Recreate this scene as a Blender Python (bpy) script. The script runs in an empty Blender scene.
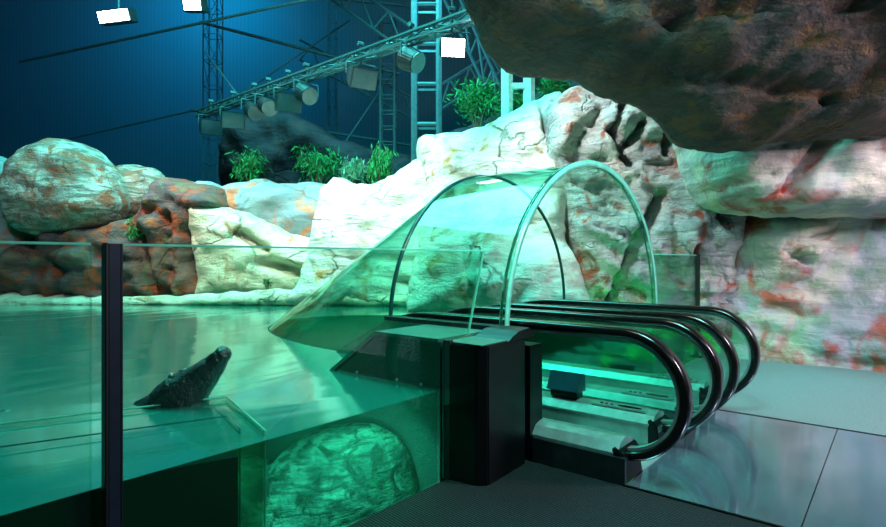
import bpy, bmesh, math, random
from mathutils import Vector, Matrix, noise
from mathutils.geometry import delaunay_2d_cdt
S = bpy.context.scene
COL = S.collection
R = math.radians
# ------------------------------------------------------------------ camera, world, lights, exposure
EYE = 1.5
F = 550.0
YAW = 39.7
FWD = Vector((math.cos(R(YAW)), math.sin(R(YAW)), 0))
RGT = Vector((math.sin(R(YAW)), -math.cos(R(YAW)), 0))
UP = Vector((0, 0, 1))
CAM0 = Vector((0, 0, EYE))
def at(px, py, d):
    """world point seen at pixel (px, py) at distance d along the view axis"""
    return CAM0 + FWD * d + RGT * ((px - 443) / F * d) + UP * ((260 - py) / F * d)
cd = bpy.data.cameras.new('camera')
cam = bpy.data.objects.new('camera', cd); COL.objects.link(cam)
cam.location = CAM0; cam.rotation_euler = (R(90), 0, R(YAW - 90))
cd.sensor_width = 36; cd.lens = F / 886 * 36; cd.shift_y = -3.5 / 886
cd.clip_start = .05; cd.clip_end = 200
S.camera = cam
W = bpy.data.worlds.new('World'); S.world = W; W.use_nodes = True
W.node_tree.nodes['Background'].inputs[0].default_value = (.015, .10, .13, 1)
W.node_tree.nodes['Background'].inputs[1].default_value = .22
S.view_settings.view_transform = 'Standard'; S.view_settings.look = 'None'
S.view_settings.exposure = 0; S.view_settings.gamma = 1
try: S.view_settings.use_curve_mapping = False
except Exception: pass
S.cycles.use_denoising = True
S.cycles.max_bounces = 10; S.cycles.transparent_max_bounces = 24
S.cycles.sample_clamp_indirect = 4
S.cycles.caustics_reflective = False; S.cycles.caustics_refractive = False

def light(name, kind, loc, col, power, target=None, size=.5, angle=60, blend=.6, size_y=None):
    l = bpy.data.lights.new(name, kind); o = bpy.data.objects.new(name, l); COL.objects.link(o)
    o.location = loc; l.color = col; l.energy = power
    if kind == 'AREA':
        l.size = size
        if size_y: l.shape = 'RECTANGLE'; l.size_y = size_y
    else: l.shadow_soft_size = size
    if kind == 'SPOT': l.spot_size = R(angle); l.spot_blend = blend
    if target is not None:
        o.rotation_euler = (Vector(target) - Vector(loc)).to_track_quat('-Z', 'Y').to_euler()
    return o
WHITE = (.80, 1.0, .86)
# floods of the lamp truss on the pale rocks
light('truss_flood', 'SPOT', at(250, -60, 8.5), WHITE, 2500, at(390, 240, 12), .3, 70, 1)
light('truss_flood', 'SPOT', at(60, -60, 8.5), (.90, .98, .84), 2100, at(230, 240, 13), .3, 60, 1)
light('truss_flood', 'SPOT', at(420, -80, 7), (.86, 1, .96), 1400, at(590, 200, 10), .3, 60, 1)
light('truss_flood', 'SPOT', at(-120, -60, 7.5), (.75, .92, 1), 380, at(90, 220, 12), .3, 60, 1)
# blue and teal wash of the hall behind
light('hall_wash', 'AREA', at(180, -90, 24), (.004, .34, .66), 1150, at(165, 110, 29), 3)
light('hall_wash', 'AREA', at(380, -130, 20), (.02, .42, .50), 260, at(330, 110, 29), 4)
light('hall_wash', 'AREA', at(440, -110, 11), (.08, .80, 1.0), 230, at(440, 120, 16), 2)
# soft teal light over the pool
light('pool_wash', 'AREA', (5, 9, 11), (.12, 1.0, .90), 2600, (4, 8, 0), 7)
# unseen green lights added to brighten the water and the sunken rocks
light('underwater_fill', 'SPOT', (1.75, 2.50, .50), (.15, 1.0, .85), 60, (2.5, 3.0, -.4), 0, 130, .8)
light('underwater_fill', 'SPOT', (2.55, 2.50, .52), (.15, 1.0, .85), 40, (2.4, 3.1, -.4), 0, 150, .8)
light('overhang_fill', 'AREA', at(500, -150, 3.0), (1.0, .72, .62), 22, at(540, 40, 5.2), .4)  # added warm fill, out of view, to redden the overhang
light('underwater_fill', 'POINT', (2.0, 4.0, .1), (.06, 1.0, .75), 34, None, 0)
light('underwater_fill', 'POINT', (7.9, 3.4, .0), (.03, 1.0, .12), 150, None, 0)
light('underwater_fill', 'POINT', (4.0, 9.0, -.2), (.05, 1.0, .7), 80, None, 0)
# added teal fill, out of view, to brighten decks and tunnel mouth
light('escalator_fill', 'AREA', (3.3, .9, 3.7), (.30, 1.0, .88), 120, (4.5, 2.0, .2), .7)
# visitor side: added fills out of view, for right rock wall and floor
light('visitor_fill', 'AREA', (6.2, -3.6, 3.9), (.96, .84, 1), 440, (7.8, 2.0, 1.2), 1.2)
light('visitor_fill', 'AREA', (1.2, -1.5, 3.6), (.6, .75, .9), 9, (3, 1.2, 0), .8)

# ------------------------------------------------------------------ materials
def s2l(c):
    return tuple(((x / 12.92) if x <= .04045 else ((x + .055) / 1.055) ** 2.4) for x in [v / 255 for v in c]) + (1,)
class NT:
    def __init__(s, name):
        s.m = bpy.data.materials.new(name); s.m.use_nodes = True
        s.t = s.m.node_tree; s.t.nodes.clear()
        s.out = s.t.nodes.new('ShaderNodeOutputMaterial')
    def n(s, k, **kw):
        nd = s.t.nodes.new('ShaderNode' + k)
        for a, v in kw.items():
            if a.startswith('i_'):
                key = a[2:].replace('_', ' ')
                nd.inputs[int(key) if key.isdigit() else key].default_value = v
            else: setattr(nd, a, v)
        return nd
    def l(s, a, b): s.t.links.new(a, b)
    def surf(s, sock): s.l(sock, s.out.inputs[0])
    def mixc(s, f, a, b, mode='MIX'):
        m = s.n('Mix', data_type='RGBA', blend_type=mode)
        for sk, v in ((m.inputs[0], f), (m.inputs[6], a), (m.inputs[7], b)):
            if isinstance(v, bpy.types.NodeSocket): s.l(v, sk)
            else: sk.default_value = v
        return m.outputs[2]
    def ramp(s, f, stops, interp='LINEAR'):
        r = s.n('ValToRGB'); e = r.color_ramp.elements; r.color_ramp.interpolation = interp
        while len(e) > 1: e.remove(e[-1])
        e[0].position = stops[0][0]; e[0].color = stops[0][1]
        for p, c in stops[1:]: k = e.new(p); k.color = c
        s.l(f, r.inputs[0]); return r.outputs[0]
def G(v): return (v, v, v, 1)
def pmat(name, rgb, rough=.5, metal=0, spec=.5, bump=None, coat=0):
    t = NT(name); b = t.n('BsdfPrincipled')
    b.inputs['Base Color'].default_value = s2l(rgb); b.inputs['Roughness'].default_value = rough
    b.inputs['Metallic'].default_value = metal; b.inputs['Specular IOR Level'].default_value = spec
    b.inputs['Coat Weight'].default_value = coat
    g = t.n('TexCoord')
    ns = t.n('TexNoise'); ns.inputs['Scale'].default_value = (bump or (12, 0))[0]; ns.inputs['Detail'].default_value = 6
    t.l(g.outputs['Object'], ns.inputs['Vector'])
    c = s2l(rgb)
    col = t.ramp(ns.outputs[0], [(.3, tuple(v * .8 for v in c[:3]) + (1,)), (.7, tuple(min(1, v * 1.15) for v in c[:3]) + (1,))])
    t.l(col, b.inputs['Base Color'])
    if bump and bump[1]:
        bp = t.n('Bump'); bp.inputs['Strength'].default_value = bump[1]; bp.inputs['Distance'].default_value = .02
        t.l(ns.outputs[0], bp.inputs['Height']); t.l(bp.outputs[0], b.inputs['Normal'])
    t.surf(b.outputs[0]); return t.m
def rock_mat(name, base, second, stain, stain_amt=.5, crack=.5, scale=1.0, strata=.5, rough=.8, bump=.5, green=0):
    """pale stage rock: blotches of colour, rusty stains, fine strata and cracks"""
    t = NT(name); b = t.n('BsdfPrincipled'); b.inputs['Roughness'].default_value = rough
    b.inputs['Specular IOR Level'].default_value = .25
    g = t.n('NewGeometry'); pos = g.outputs['Position']
    def noi(sc, det=6, dist=0, rgh=.55, vec=None):
        n = t.n('TexNoise'); n.inputs['Scale'].default_value = sc * scale; n.inputs['Detail'].default_value = det
        n.inputs['Distortion'].default_value = dist; n.inputs['Roughness'].default_value = rgh
        t.l(vec or pos, n.inputs['Vector']); return n.outputs[0]
    mp = t.n('Mapping'); mp.inputs['Scale'].default_value = (.6, .6, 3.2); mp.inputs['Rotation'].default_value = (.12, -.1, 0)
    t.l(pos, mp.inputs['Vector'])
    st = noi(2.4, 8, .6, .6, mp.outputs[0])
    c = t.mixc(t.ramp(noi(.9, 5, .5), [(.4, G(0)), (.62, G(1))]), s2l(base), s2l(second))
    lo = s2l(stain); 
    sm = t.ramp(noi(1.3, 6, 1.2), [(.62 - .22 * stain_amt, G(0)), (.72 - .18 * stain_amt, G(1))])
    c = t.mixc(sm, c, lo)
    c = t.mixc(t.ramp(st, [(.45, G(0)), (.60, G(strata))]), c, tuple(v * .55 for v in s2l(second)[:3]) + (1,))
    if green:
        c = t.mixc(t.ramp(noi(1.7, 5, .8), [(.55, G(0)), (.66, G(green))]), c, s2l((60, 150, 95)))
    # cracks
    wn = t.n('TexNoise'); wn.inputs['Scale'].default_value = 1.4 * scale; wn.inputs['Detail'].default_value = 4
    t.l(pos, wn.inputs['Vector'])
    ad = t.n('VectorMath', operation='MULTIPLY_ADD'); t.l(wn.outputs[1], ad.inputs[0]); ad.inputs[1].default_value = (.9, .9, .9); t.l(pos, ad.inputs[2])
    vo = t.n('TexVoronoi', feature='DISTANCE_TO_EDGE'); vo.inputs['Scale'].default_value = .75 * scale; t.l(ad.outputs[0], vo.inputs['Vector'])
    ck = t.ramp(vo.outputs['Distance'], [(0, G(1)), (.018, G(.35)), (.03, G(0))])
    br = t.ramp(noi(.8, 3), [(.46, G(0)), (.56, G(1))])
    mm = t.n('Math', operation='MULTIPLY'); t.l(ck, mm.inputs[0]); t.l(br, mm.inputs[1])
    m2 = t.n('Math', operation='MULTIPLY'); t.l(mm.outputs[0], m2.inputs[0]); m2.inputs[1].default_value = crack
    c = t.mixc(m2.outputs[0], c, s2l((58, 40, 34)))
    t.l(c, b.inputs['Base Color'])
    h = t.n('Math', operation='SUBTRACT'); fine = noi(7, 10, .2, .65)
    sm2 = t.n('Math', operation='ADD'); t.l(st, sm2.inputs[0]); t.l(fine, sm2.inputs[1])
    t.l(sm2.outputs[0], h.inputs[0]); t.l(m2.outputs[0], h.inputs[1])
    bp = t.n('Bump'); bp.inputs['Strength'].default_value = bump; bp.inputs['Distance'].default_value = .12
    t.l(h.outputs[0], bp.inputs['Height']); t.l(bp.outputs[0], b.inputs['Normal'])
    t.surf(b.outputs[0]); return t.m
def glass_mat(name, tint, edge, f0=.035, rough=0.0):
    """clear acrylic sheet: looks through, a little greener and glossier where it is seen edge-on"""
    t = NT(name); lw = t.n('LayerWeight'); lw.inputs['Blend'].default_value = .35
    tr = t.n('BsdfTransparent'); t.l(t.mixc(lw.outputs['Facing'], s2l(tint), s2l(edge)), tr.inputs[0])
    gl = t.n('BsdfGlossy'); gl.inputs['Roughness'].default_value = rough; gl.inputs[0].default_value = (.9, 1, .96, 1)
    l2 = t.n('LayerWeight'); l2.inputs['Blend'].default_value = .5
    pw = t.n('Math', operation='POWER'); t.l(l2.outputs['Facing'], pw.inputs[0]); pw.inputs[1].default_value = 4.5
    ma = t.n('Math', operation='MULTIPLY_ADD'); t.l(pw.outputs[0], ma.inputs[0]); ma.inputs[1].default_value = .9; ma.inputs[2].default_value = f0
    mx = t.n('MixShader'); t.l(ma.outputs[0], mx.inputs[0]); t.l(tr.outputs[0], mx.inputs[1]); t.l(gl.outputs[0], mx.inputs[2])
    t.surf(mx.outputs[0]); return t.m
def emit_mat(name, rgb, st):
    t = NT(name); e = t.n('Emission'); e.inputs[0].default_value = s2l(rgb); e.inputs[1].default_value = st
    t.surf(e.outputs[0]); return t.m
def water_top_mat():
    t = NT('water_surface'); g = t.n('NewGeometry')
    mp = t.n('Mapping'); mp.inputs['Rotation'].default_value = (0, 0, R(-35)); mp.inputs['Scale'].default_value = (.5, 1.6, 1); t.l(g.outputs['Position'], mp.inputs['Vector'])
    n = t.n('TexNoise'); n.inputs['Scale'].default_value = .55; n.inputs['Detail'].default_value = 2; n.inputs['Distortion'].default_value = 1.5; t.l(mp.outputs[0], n.inputs['Vector'])
    bp = t.n('Bump'); bp.inputs['Strength'].default_value = .05; bp.inputs['Distance'].default_value = .3; t.l(n.outputs[0], bp.inputs['Height'])
    gl = t.n('BsdfGlossy'); gl.inputs['Roughness'].default_value = .12; gl.inputs[0].default_value = (.85, 1, .97, 1); t.l(bp.outputs[0], gl.inputs['Normal'])
    tr = t.n('BsdfTransparent'); tr.inputs[0].default_value = (.10, .62, .42, 1)
    df = t.n('BsdfDiffuse'); df.inputs[0].default_value = s2l((25, 190, 172))
    m1 = t.n('MixShader'); m1.inputs[0].default_value = .42; t.l(tr.outputs[0], m1.inputs[1]); t.l(df.outputs[0], m1.inputs[2])
    l2 = t.n('LayerWeight'); l2.inputs['Blend'].default_value = .5
    pw = t.n('Math', operation='POWER'); t.l(l2.outputs['Facing'], pw.inputs[0]); pw.inputs[1].default_value = 2.6
    fr = t.n('Math', operation='MULTIPLY_ADD'); t.l(pw.outputs[0], fr.inputs[0]); fr.inputs[1].default_value = .92; fr.inputs[2].default_value = .06
    m2 = t.n('MixShader'); t.l(fr.outputs[0], m2.inputs[0]); t.l(m1.outputs[0], m2.inputs[1]); t.l(gl.outputs[0], m2.inputs[2])
    t.surf(m2.outputs[0]); return t.m
def water_side_mat():
    t = NT('water_body'); tr = t.n('BsdfTransparent'); tr.inputs[0].default_value = (.34, .86, .72, 1)
    df = t.n('BsdfDiffuse'); df.inputs[0].default_value = s2l((0, 120, 70))
    m1 = t.n('MixShader'); m1.inputs[0].default_value = .10; t.l(tr.outputs[0], m1.inputs[1]); t.l(df.outputs[0], m1.inputs[2])
    t.surf(m1.outputs[0]); return t.m
def carpet_mat(name, a, b_, sc, rot):
    t = NT(name); b = t.n('BsdfPrincipled'); b.inputs['Roughness'].default_value = .95; b.inputs['Specular IOR Level'].default_value = .1
    g = t.n('TexCoord'); mp = t.n('Mapping'); mp.inputs['Rotation'].default_value = (0, 0, rot); t.l(g.outputs['Object'], mp.inputs['Vector'])
    w = t.n('TexWave', wave_type='BANDS', bands_direction='X'); w.inputs['Scale'].default_value = sc; w.inputs['Distortion'].default_value = 1.2; w.inputs['Detail'].default_value = 2; w.inputs['Detail Scale'].default_value = 3
    t.l(mp.outputs[0], w.inputs['Vector'])
    n = t.n('TexNoise'); n.inputs['Scale'].default_value = 160; n.inputs['Detail'].default_value = 4; t.l(g.outputs['Object'], n.inputs['Vector'])
    mu = t.n('Math', operation='MULTIPLY'); t.l(w.outputs[1], mu.inputs[0]); t.l(n.outputs[0], mu.inputs[1])
    t.l(t.ramp(mu.outputs[0], [(.05, s2l(a)), (.4, s2l(b_))]), b.inputs['Base Color'])
    bp = t.n('Bump'); bp.inputs['Strength'].default_value = .8; bp.inputs['Distance'].default_value = .006; t.l(mu.outputs[0], bp.inputs['Height']); t.l(bp.outputs[0], b.inputs['Normal'])
    t.surf(b.outputs[0]); return t.m
def plate_mat():
    t = NT('ribbed_steel'); b = t.n('BsdfPrincipled'); b.inputs['Metallic'].default_value = .85; b.inputs['Base Color'].default_value = s2l((165, 192, 214))
    g = t.n('TexCoord'); w = t.n('TexWave', wave_type='BANDS', bands_direction='X'); w.inputs['Scale'].default_value = 28; t.l(g.outputs['Object'], w.inputs['Vector'])
    n = t.n('TexNoise'); n.inputs['Scale'].default_value = 3; n.inputs['Detail'].default_value = 5; t.l(g.outputs['Object'], n.inputs['Vector'])
    t.l(t.ramp(n.outputs[0], [(.3, G(.05)), (.7, G(.11))]), b.inputs['Roughness'])
    bp = t.n('Bump'); bp.inputs['Strength'].default_value = .06; bp.inputs['Distance'].default_value = .002; t.l(w.outputs[1], bp.inputs['Height']); t.l(bp.outputs[0], b.inputs['Normal'])
    t.surf(b.outputs[0]); return t.m
def panel_wall_mat():
    t = NT('hall_cladding'); b = t.n('BsdfPrincipled'); b.inputs['Roughness'].default_value = .7
    g = t.n('TexCoord'); w = t.n('TexWave', wave_type='BANDS', bands_direction='X'); w.inputs['Scale'].default_value = 1.6; t.l(g.outputs['Object'], w.inputs['Vector'])
    t.l(t.ramp(w.outputs[1], [(.2, s2l((96, 116, 128))), (.8, s2l((104, 122, 134)))]), b.inputs['Base Color'])
    bp = t.n('Bump'); bp.inputs['Strength'].default_value = .05; t.l(w.outputs[1], bp.inputs['Height']); t.l(bp.outputs[0], b.inputs['Normal'])
    t.surf(b.outputs[0]); return t.m
def leaf_mat(name, a, b_):
    t = NT(name); b = t.n('BsdfPrincipled'); b.inputs['Roughness'].default_value = .6
    g = t.n('NewGeometry'); n = t.n('TexNoise'); n.inputs['Scale'].default_value = 4; t.l(g.outputs['Position'], n.inputs['Vector'])
    t.l(t.ramp(n.outputs[0], [(.35, s2l(a)), (.65, s2l(b_))]), b.inputs['Base Color'])
    t.surf(b.outputs[0]); return t.m
M = {
 'cream': rock_mat('cream_rock', (238, 226, 200), (222, 216, 190), (176, 122, 76), .2, .5, 1, .3, green=.3, bump=.8),
 'white': rock_mat('white_rock', (244, 240, 228), (232, 229, 216), (205, 150, 95), .2, .55, .9, .32, bump=.9),
 'grey': rock_mat('grey_pink_rock', (222, 216, 210), (185, 182, 186), (190, 88, 58), .38, .4, 1.3, .5, green=.3, bump=1.0),
 'red': rock_mat('red_brown_rock', (124, 88, 76), (92, 82, 88), (176, 80, 48), .5, .5, 1.3, .4, green=.25),
 'blue': rock_mat('slate_blue_rock', (150, 168, 172), (128, 146, 155), (200, 120, 84), .5, .4, .8, .4),
 'oval': rock_mat('banded_pale_rock', (205, 208, 200), (160, 142, 130), (176, 100, 74), .7, .5, 1.6, .9, green=.1),
 'wall': rock_mat('mottled_rock', (214, 204, 184), (170, 172, 182), (186, 92, 78), .42, .2, 1.0, .45, green=.3),
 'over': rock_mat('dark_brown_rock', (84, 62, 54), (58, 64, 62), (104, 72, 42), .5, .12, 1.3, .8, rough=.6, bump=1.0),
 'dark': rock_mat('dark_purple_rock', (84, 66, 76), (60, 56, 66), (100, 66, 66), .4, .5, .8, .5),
 'sub': rock_mat('algae_rock', (150, 176, 160), (90, 125, 112), (60, 80, 66), .6, .3, 4.5, .9, green=.3, bump=1.0),
 'bed': rock_mat('pool_floor', (90, 150, 120), (60, 120, 95), (50, 90, 70), .5, .2, 1, .3),
 'glass': glass_mat('clear_acrylic', (246, 253, 250), (180, 236, 218)),
 'tube': glass_mat('green_acrylic', (232, 252, 247), (120, 220, 196), .05, .06),
 'edge': pmat('acrylic_edge', (120, 215, 190), .15, 0, .8),
 'edge_dark': pmat('dark_acrylic_joint', (22, 90, 88), .2, 0, .8),
 'black': pmat('black_panel', (7, 7, 9), .45, 0, .25),
 'rubber': pmat('black_rubber', (20, 11, 12), .2, 0, .7),
 'post': pmat('dark_painted_steel', (30, 40, 56), .4, .3),
 'postdark': pmat('black_painted_steel', (8, 10, 14), .5),
 'steel': pmat('brushed_steel', (190, 208, 206), .3, .6),
 'steeldark': pmat('dull_steel', (70, 82, 86), .35, .8),
 'concrete': pmat('dark_green_concrete', (72, 88, 80), .7, 0, .3, (60, .5)),
 'ledge': pmat('pale_ledge', (66, 108, 94), .5, 0, .4, (30, .3)),
 'green': pmat('green_painted_wall', (40, 160, 120), .5),
 'truss': pmat('galvanised_steel', (92, 118, 126), .45, .3),
 'trussdark': pmat('dark_roof_steel', (96, 122, 132), .6, .2),
 'lamp': pmat('grey_lamp_housing', (58, 72, 78), .4, .4),
 'lampglass': pmat('lamp_front_glass', (66, 88, 98), .15, 0, .8),
 'lit': emit_mat('lit_lamp', (225, 245, 255), 30),
 'ceil': pmat('black_ceiling', (20, 26, 32), .9),
 'wallpanel': panel_wall_mat(),
 'wt': water_top_mat(), 'ws': water_side_mat(),
 'carpet': carpet_mat('dark_ribbed_carpet', (12, 13, 15), (52, 55, 58), 16, R(8)),
 'carpet2': carpet_mat('grey_teal_carpet', (90, 110, 112), (150, 168, 168), 14, R(60)),
 'plate': plate_mat(),
 'leaf': leaf_mat('green_leaves', (18, 110, 50), (50, 160, 80)),
 'leafpale': leaf_mat('pale_green_leaves', (70, 150, 110), (120, 190, 150)),
 'stem': pmat('pale_stem', (150, 130, 110), .8),
 'croc': pmat('crocodile_skin', (38, 41, 40), .3, 0, .7, (40, .8)),
 'croclight': pmat('crocodile_belly', (66, 72, 68), .4, 0, .5, (40, .5)),
 'tooth': pmat('ivory', (220, 214, 190), .4),
 'sign': pmat('blue_grey_box', (24, 62, 78), .3, 0, .6),
 'red_dot': pmat('red_button', (190, 30, 30), .4),
 'blue_dot': pmat('blue_sticker', (40, 80, 170), .4),
 'whitepaint': pmat('white_painted_frame', (215, 235, 225), .5),
}

# ------------------------------------------------------------------ object helpers
def obj(name, bm, mat, parent=None, smooth=False, kind=None):
    me = bpy.data.meshes.new(name); bm.normal_update(); bm.to_mesh(me); bm.free()
    for m in (mat if isinstance(mat, (list, tuple)) else [mat]): me.materials.append(m)
    if smooth:
        for p in me.polygons: p.use_smooth = True
    o = bpy.data.objects.new(name, me); COL.objects.link(o)
    if parent: o.parent = parent
    if kind: o['kind'] = kind
    return o
def tag(o, label, cat, group=None, kind=None):
    o['label'] = label; o['category'] = cat
    if group: o['group'] = group
    if kind: o['kind'] = kind
    return o
def thing(name, label, cat, loc=(0, 0, 0), rz=0, group=None):
    o = bpy.data.objects.new(name, None); COL.objects.link(o); o.empty_display_size = .1
    o.location = loc; o.rotation_euler = (0, 0, rz)
    return tag(o, label, cat, group)
def NB(): return bmesh.new()
def box(bm, x0, x1, y0, y1, z0, z1, mi=0):
    vs = [bm.verts.new((x, y, z)) for x in (x0, x1) for y in (y0, y1) for z in (z0, z1)]
    for f in ((0, 1, 3, 2), (4, 6, 7, 5), (0, 4, 5, 1), (2, 3, 7, 6), (0, 2, 6, 4), (1, 5, 7, 3)):
        bm.faces.new([vs[i] for i in f]).material_index = mi
    return bm
def bev(bm, w, seg=2):
    bmesh.ops.bevel(bm, geom=bm.edges[:], offset=w, segments=seg, affect='EDGES', clamp_overlap=True); return bm
def prism(bm, pts, fn, a, b):
    """polygon pts (2D) swept between a and b; fn(p, t) -> 3D"""
    A = [bm.verts.new(fn(p, a)) for p in pts]; B = [bm.verts.new(fn(p, b)) for p in pts]
    n = len(pts)
    bm.faces.new(A); bm.faces.new(B[::-1])
    for i in range(n): bm.faces.new((A[i], B[i], B[(i + 1) % n], A[(i + 1) % n]))
    bmesh.ops.recalc_face_normals(bm, faces=bm.faces[:]); return bm
def sweep(bm, path, prof, side=Vector((1, 0, 0)), closed=False):
    """profile (a along side, b along normal) swept along a path"""
    rings = []
    n = len(path)
    for i, p in enumerate(path):
        q0 = path[i - 1] if i else (path[-1] if closed else p); q1 = path[(i + 1) % n] if (i < n - 1 or closed) else p
        tg = (Vector(q1) - Vector(q0)).normalized(); nn = side.cross(tg).normalized()
        rings.append([bm.verts.new(Vector(p) + side * a + nn * b) for a, b in prof])
    m = len(prof)
    for i in range(n if closed else n - 1):
        r0, r1 = rings[i], rings[(i + 1) % n]
        for j in range(m): bm.faces.new((r0[j], r0[(j + 1) % m], r1[(j + 1) % m], r1[j]))
    if not closed:
        bm.faces.new(rings[0]); bm.faces.new(rings[-1][::-1])
    bmesh.ops.recalc_face_normals(bm, faces=bm.faces[:]); return bm
def bar(bm, a, b, r=.02, n=6, r2=None):
    a = Vector(a); b = Vector(b); d = (b - a); 
    if d.length < 1e-6: return bm
    q = d.to_track_quat('Z', 'Y'); rr = (r, r2 if r2 is not None else r)
    rings = []
    for p, rad in ((a, rr[0]), (b, rr[1])):
        rings.append([bm.verts.new(p + q @ Vector((math.cos(k * 2 * math.pi / n + math.pi / n) * rad, math.sin(k * 2 * math.pi / n + math.pi / n) * rad, 0))) for k in range(n)])
    for k in range(n): bm.faces.new((rings[0][k], rings[0][(k + 1) % n], rings[1][(k + 1) % n], rings[1][k]))
    bm.faces.new(rings[0][::-1]); bm.faces.new(rings[1]); return bm

# ------------------------------------------------------------------ rocks
def smooth_outline(poly, step):
    n = len(poly); out = []
    for i in range(n):
        p0, p1, p2, p3 = [Vector(poly[(i + k) % n]) for k in (-1, 0, 1, 2)]
        L = (p2 - p1).length; m = max(1, int(L / step))
        for k in range(m):
            t = k / m
            c = .5 * ((2 * p1) + (p2 - p0) * t + (2 * p0 - 5 * p1 + 4 * p2 - p3) * t * t + (3 * p1 - p0 - 3 * p2 + p3) * t ** 3)
            out.append(p1.lerp(p2, t).lerp(c, .75))
    return out
def segdist(p, pts):
    best = 1e9
    n = len(pts)
    for i in range(n):
        a = pts[i]; b = pts[(i + 1) % n]; ab = b - a
        l2 = ab.length_squared
        t = 0 if l2 == 0 else max(0, min(1, (p - a).dot(ab) / l2))
        dd = (a + ab * t - p).length_squared
        if dd < best: best = dd
    return math.sqrt(best)
def inside(p, pts):
    c = False; j = len(pts) - 1
    for i in range(len(pts)):
        a, b = pts[i], pts[j]
        if (a.y > p.y) != (b.y > p.y) and p.x < (b.x - a.x) * (p.y - a.y) / (b.y - a.y) + a.x: c = not c
        j = i
    return c
def relief(w, seed, amp, strata, facet):
    """rock relief in metres at a world point"""
    o = Vector((seed * 7.3, seed * 3.1, seed * 5.7))
    v = noise.hetero_terrain(w * .55 + o, .9, 2.1, 5, .6) * .35
    v += noise.fractal(w * 1.6 + o, 1.0, 2.1, 5) * .35
    d, _ = noise.voronoi(Vector((w.x * .8, w.y * .8, w.z * 1.1)) + o + noise.noise_vector(w * .9 + o) * .5)
    v += (d[1] - d[0]) * facet
    # ledges
    q = w.z + w.x * .12 - w.y * .07 + noise.noise(w * .8 + o) * .5
    s = q * 2.3; fr = s - math.floor(s)
    v += strata * (.5 - abs(fr - .35) * (1.2 if fr < .35 else .7))
    s = q * 7.1; fr = s - math.floor(s)
    v += strata * .3 * (.5 - abs(fr - .5))
    return v * amp
def rock(name, label, cat, poly, d, thick, mat, lean=0, skew=0, round_=35, amp=.3, strata=.25, facet=.5, step=4, seed=1, back=.6, kind=None, group=None, dents=(), depth=None):
    ol = smooth_outline(poly, step)
    ol = [p + Vector((noise.noise(Vector((p.x * .07, p.y * .07, seed))), noise.noise(Vector((p.x * .07, p.y * .07, seed + 9))))) * step * .7 for p in ol]
    cx = sum(p.x for p in ol) / len(ol); cy = sum(p.y for p in ol) / len(ol)
    x0, x1 = min(p.x for p in ol), max(p.x for p in ol); y0, y1 = min(p.y for p in ol), max(p.y for p in ol)
    rnd = random.Random(seed)
    pts = list(ol); nb = len(ol); dist = [0.0] * nb
    y = y0; row = 0
    while y < y1:
        x = x0 + (step / 2 if row % 2 else 0)
        while x < x1:
            p = Vector((x + rnd.uniform(-.2, .2) * step, y + rnd.uniform(-.2, .2) * step))
            if inside(p, ol):
                sd = segdist(p, ol)
                if sd > step * .55: pts.append(p); dist.append(sd)
            x += step
        y += step * .9; row += 1
    r = delaunay_2d_cdt(pts, [(i, (i + 1) % nb) for i in range(nb)], [], 1, 1e-4)
    vs, fs, orig = r[0], r[2], r[3]
    bm = NB(); front = []; backv = []
    for v, og in zip(vs, orig):
        sd = dist[og[0]] if og else 0
        t = min(1, sd / round_); p = math.sqrt(max(0, 1 - (1 - t) ** 2))
        D = d + skew * (v.x - cx) / 100 + lean * (cy - v.y) / 100
        if depth: D = depth(v.x, v.y)
        w = at(v.x, v.y, D)
        f = relief(w, seed, amp, strata, facet)
        for (ax, ay, bx, by, wd, dp) in dents:           # long clefts
            a = Vector((ax, ay)); b = Vector((bx, by)); ab = b - a
            tt = max(0, min(1, (v - a).dot(ab) / ab.length_squared)); q = (a + ab * tt - v).length / wd
            if q < 1: f -= dp * (1 - q * q) ** 2
        off = thick * p + f * min(1, p * 1.6)
        front.append(bm.verts.new(w - FWD * off))
        backv.append(None if sd == 0 else bm.verts.new(w + FWD * (thick * back * p)))
    for f in fs:
        try:
            bm.faces.new([front[i] for i in f])
            bm.faces.new([(backv[i] or front[i]) for i in f][::-1])
        except ValueError: pass
    bmesh.ops.recalc_face_normals(bm, faces=bm.faces[:])
    o = obj(name, bm, mat, None, True)
    return tag(o, label, cat, group, kind)
def boulder(name, label, c, size, mat, seed, amp=.12, rz=0, sub=5, group=None):
    bm = NB(); bmesh.ops.create_icosphere(bm, subdivisions=sub, radius=1)
    m = Matrix.Rotation(rz, 3, 'Z')
    for v in bm.verts:
        n = v.co.normalized(); q = Vector([math.copysign(abs(k) ** .8, k) for k in n])
        w = m @ Vector((q.x * size[0], q.y * size[1], q.z * size[2]))
        f = relief((w + Vector(c)) * 2.2, seed, amp, .3, .5)
        v.co = w + (m @ n) * f
    o = obj(name, bm, mat, None, True); o.location = c
    return tag(o, label, 'rock', group)

# ------------------------------------------------------------------ the hall
def plane_obj(name, pts, mat, kind='structure'):
    bm = NB(); bm.faces.new([bm.verts.new(p) for p in pts]); return obj(name, bm, mat, None, False, kind)
def slab(name, c, u, v, n, t, mat):
    bm = NB(); A = [c - u - v, c + u - v, c + u + v, c - u + v]
    a = [bm.verts.new(p) for p in A]; b = [bm.verts.new(p + n * t) for p in A]
    bm.faces.new(a); bm.faces.new(b[::-1])
    for i in range(4): bm.faces.new((a[i], b[i], b[(i + 1) % 4], a[(i + 1) % 4]))
    bmesh.ops.recalc_face_normals(bm, faces=bm.faces[:]); return obj(name, bm, mat, None, False, 'structure')
bm = NB(); box(bm, -30, 30, -.15, .15, -7, 16)
wb = obj('wall_back', bm, M['wallpanel'], None, False, 'structure')
wb.location = at(443, 260, 29) + UP * 3.5; wb.rotation_euler = (0, 0, R(YAW - 90))
bm = NB(); box(bm, -18, 18, -.15, .15, -7, 16)
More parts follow.
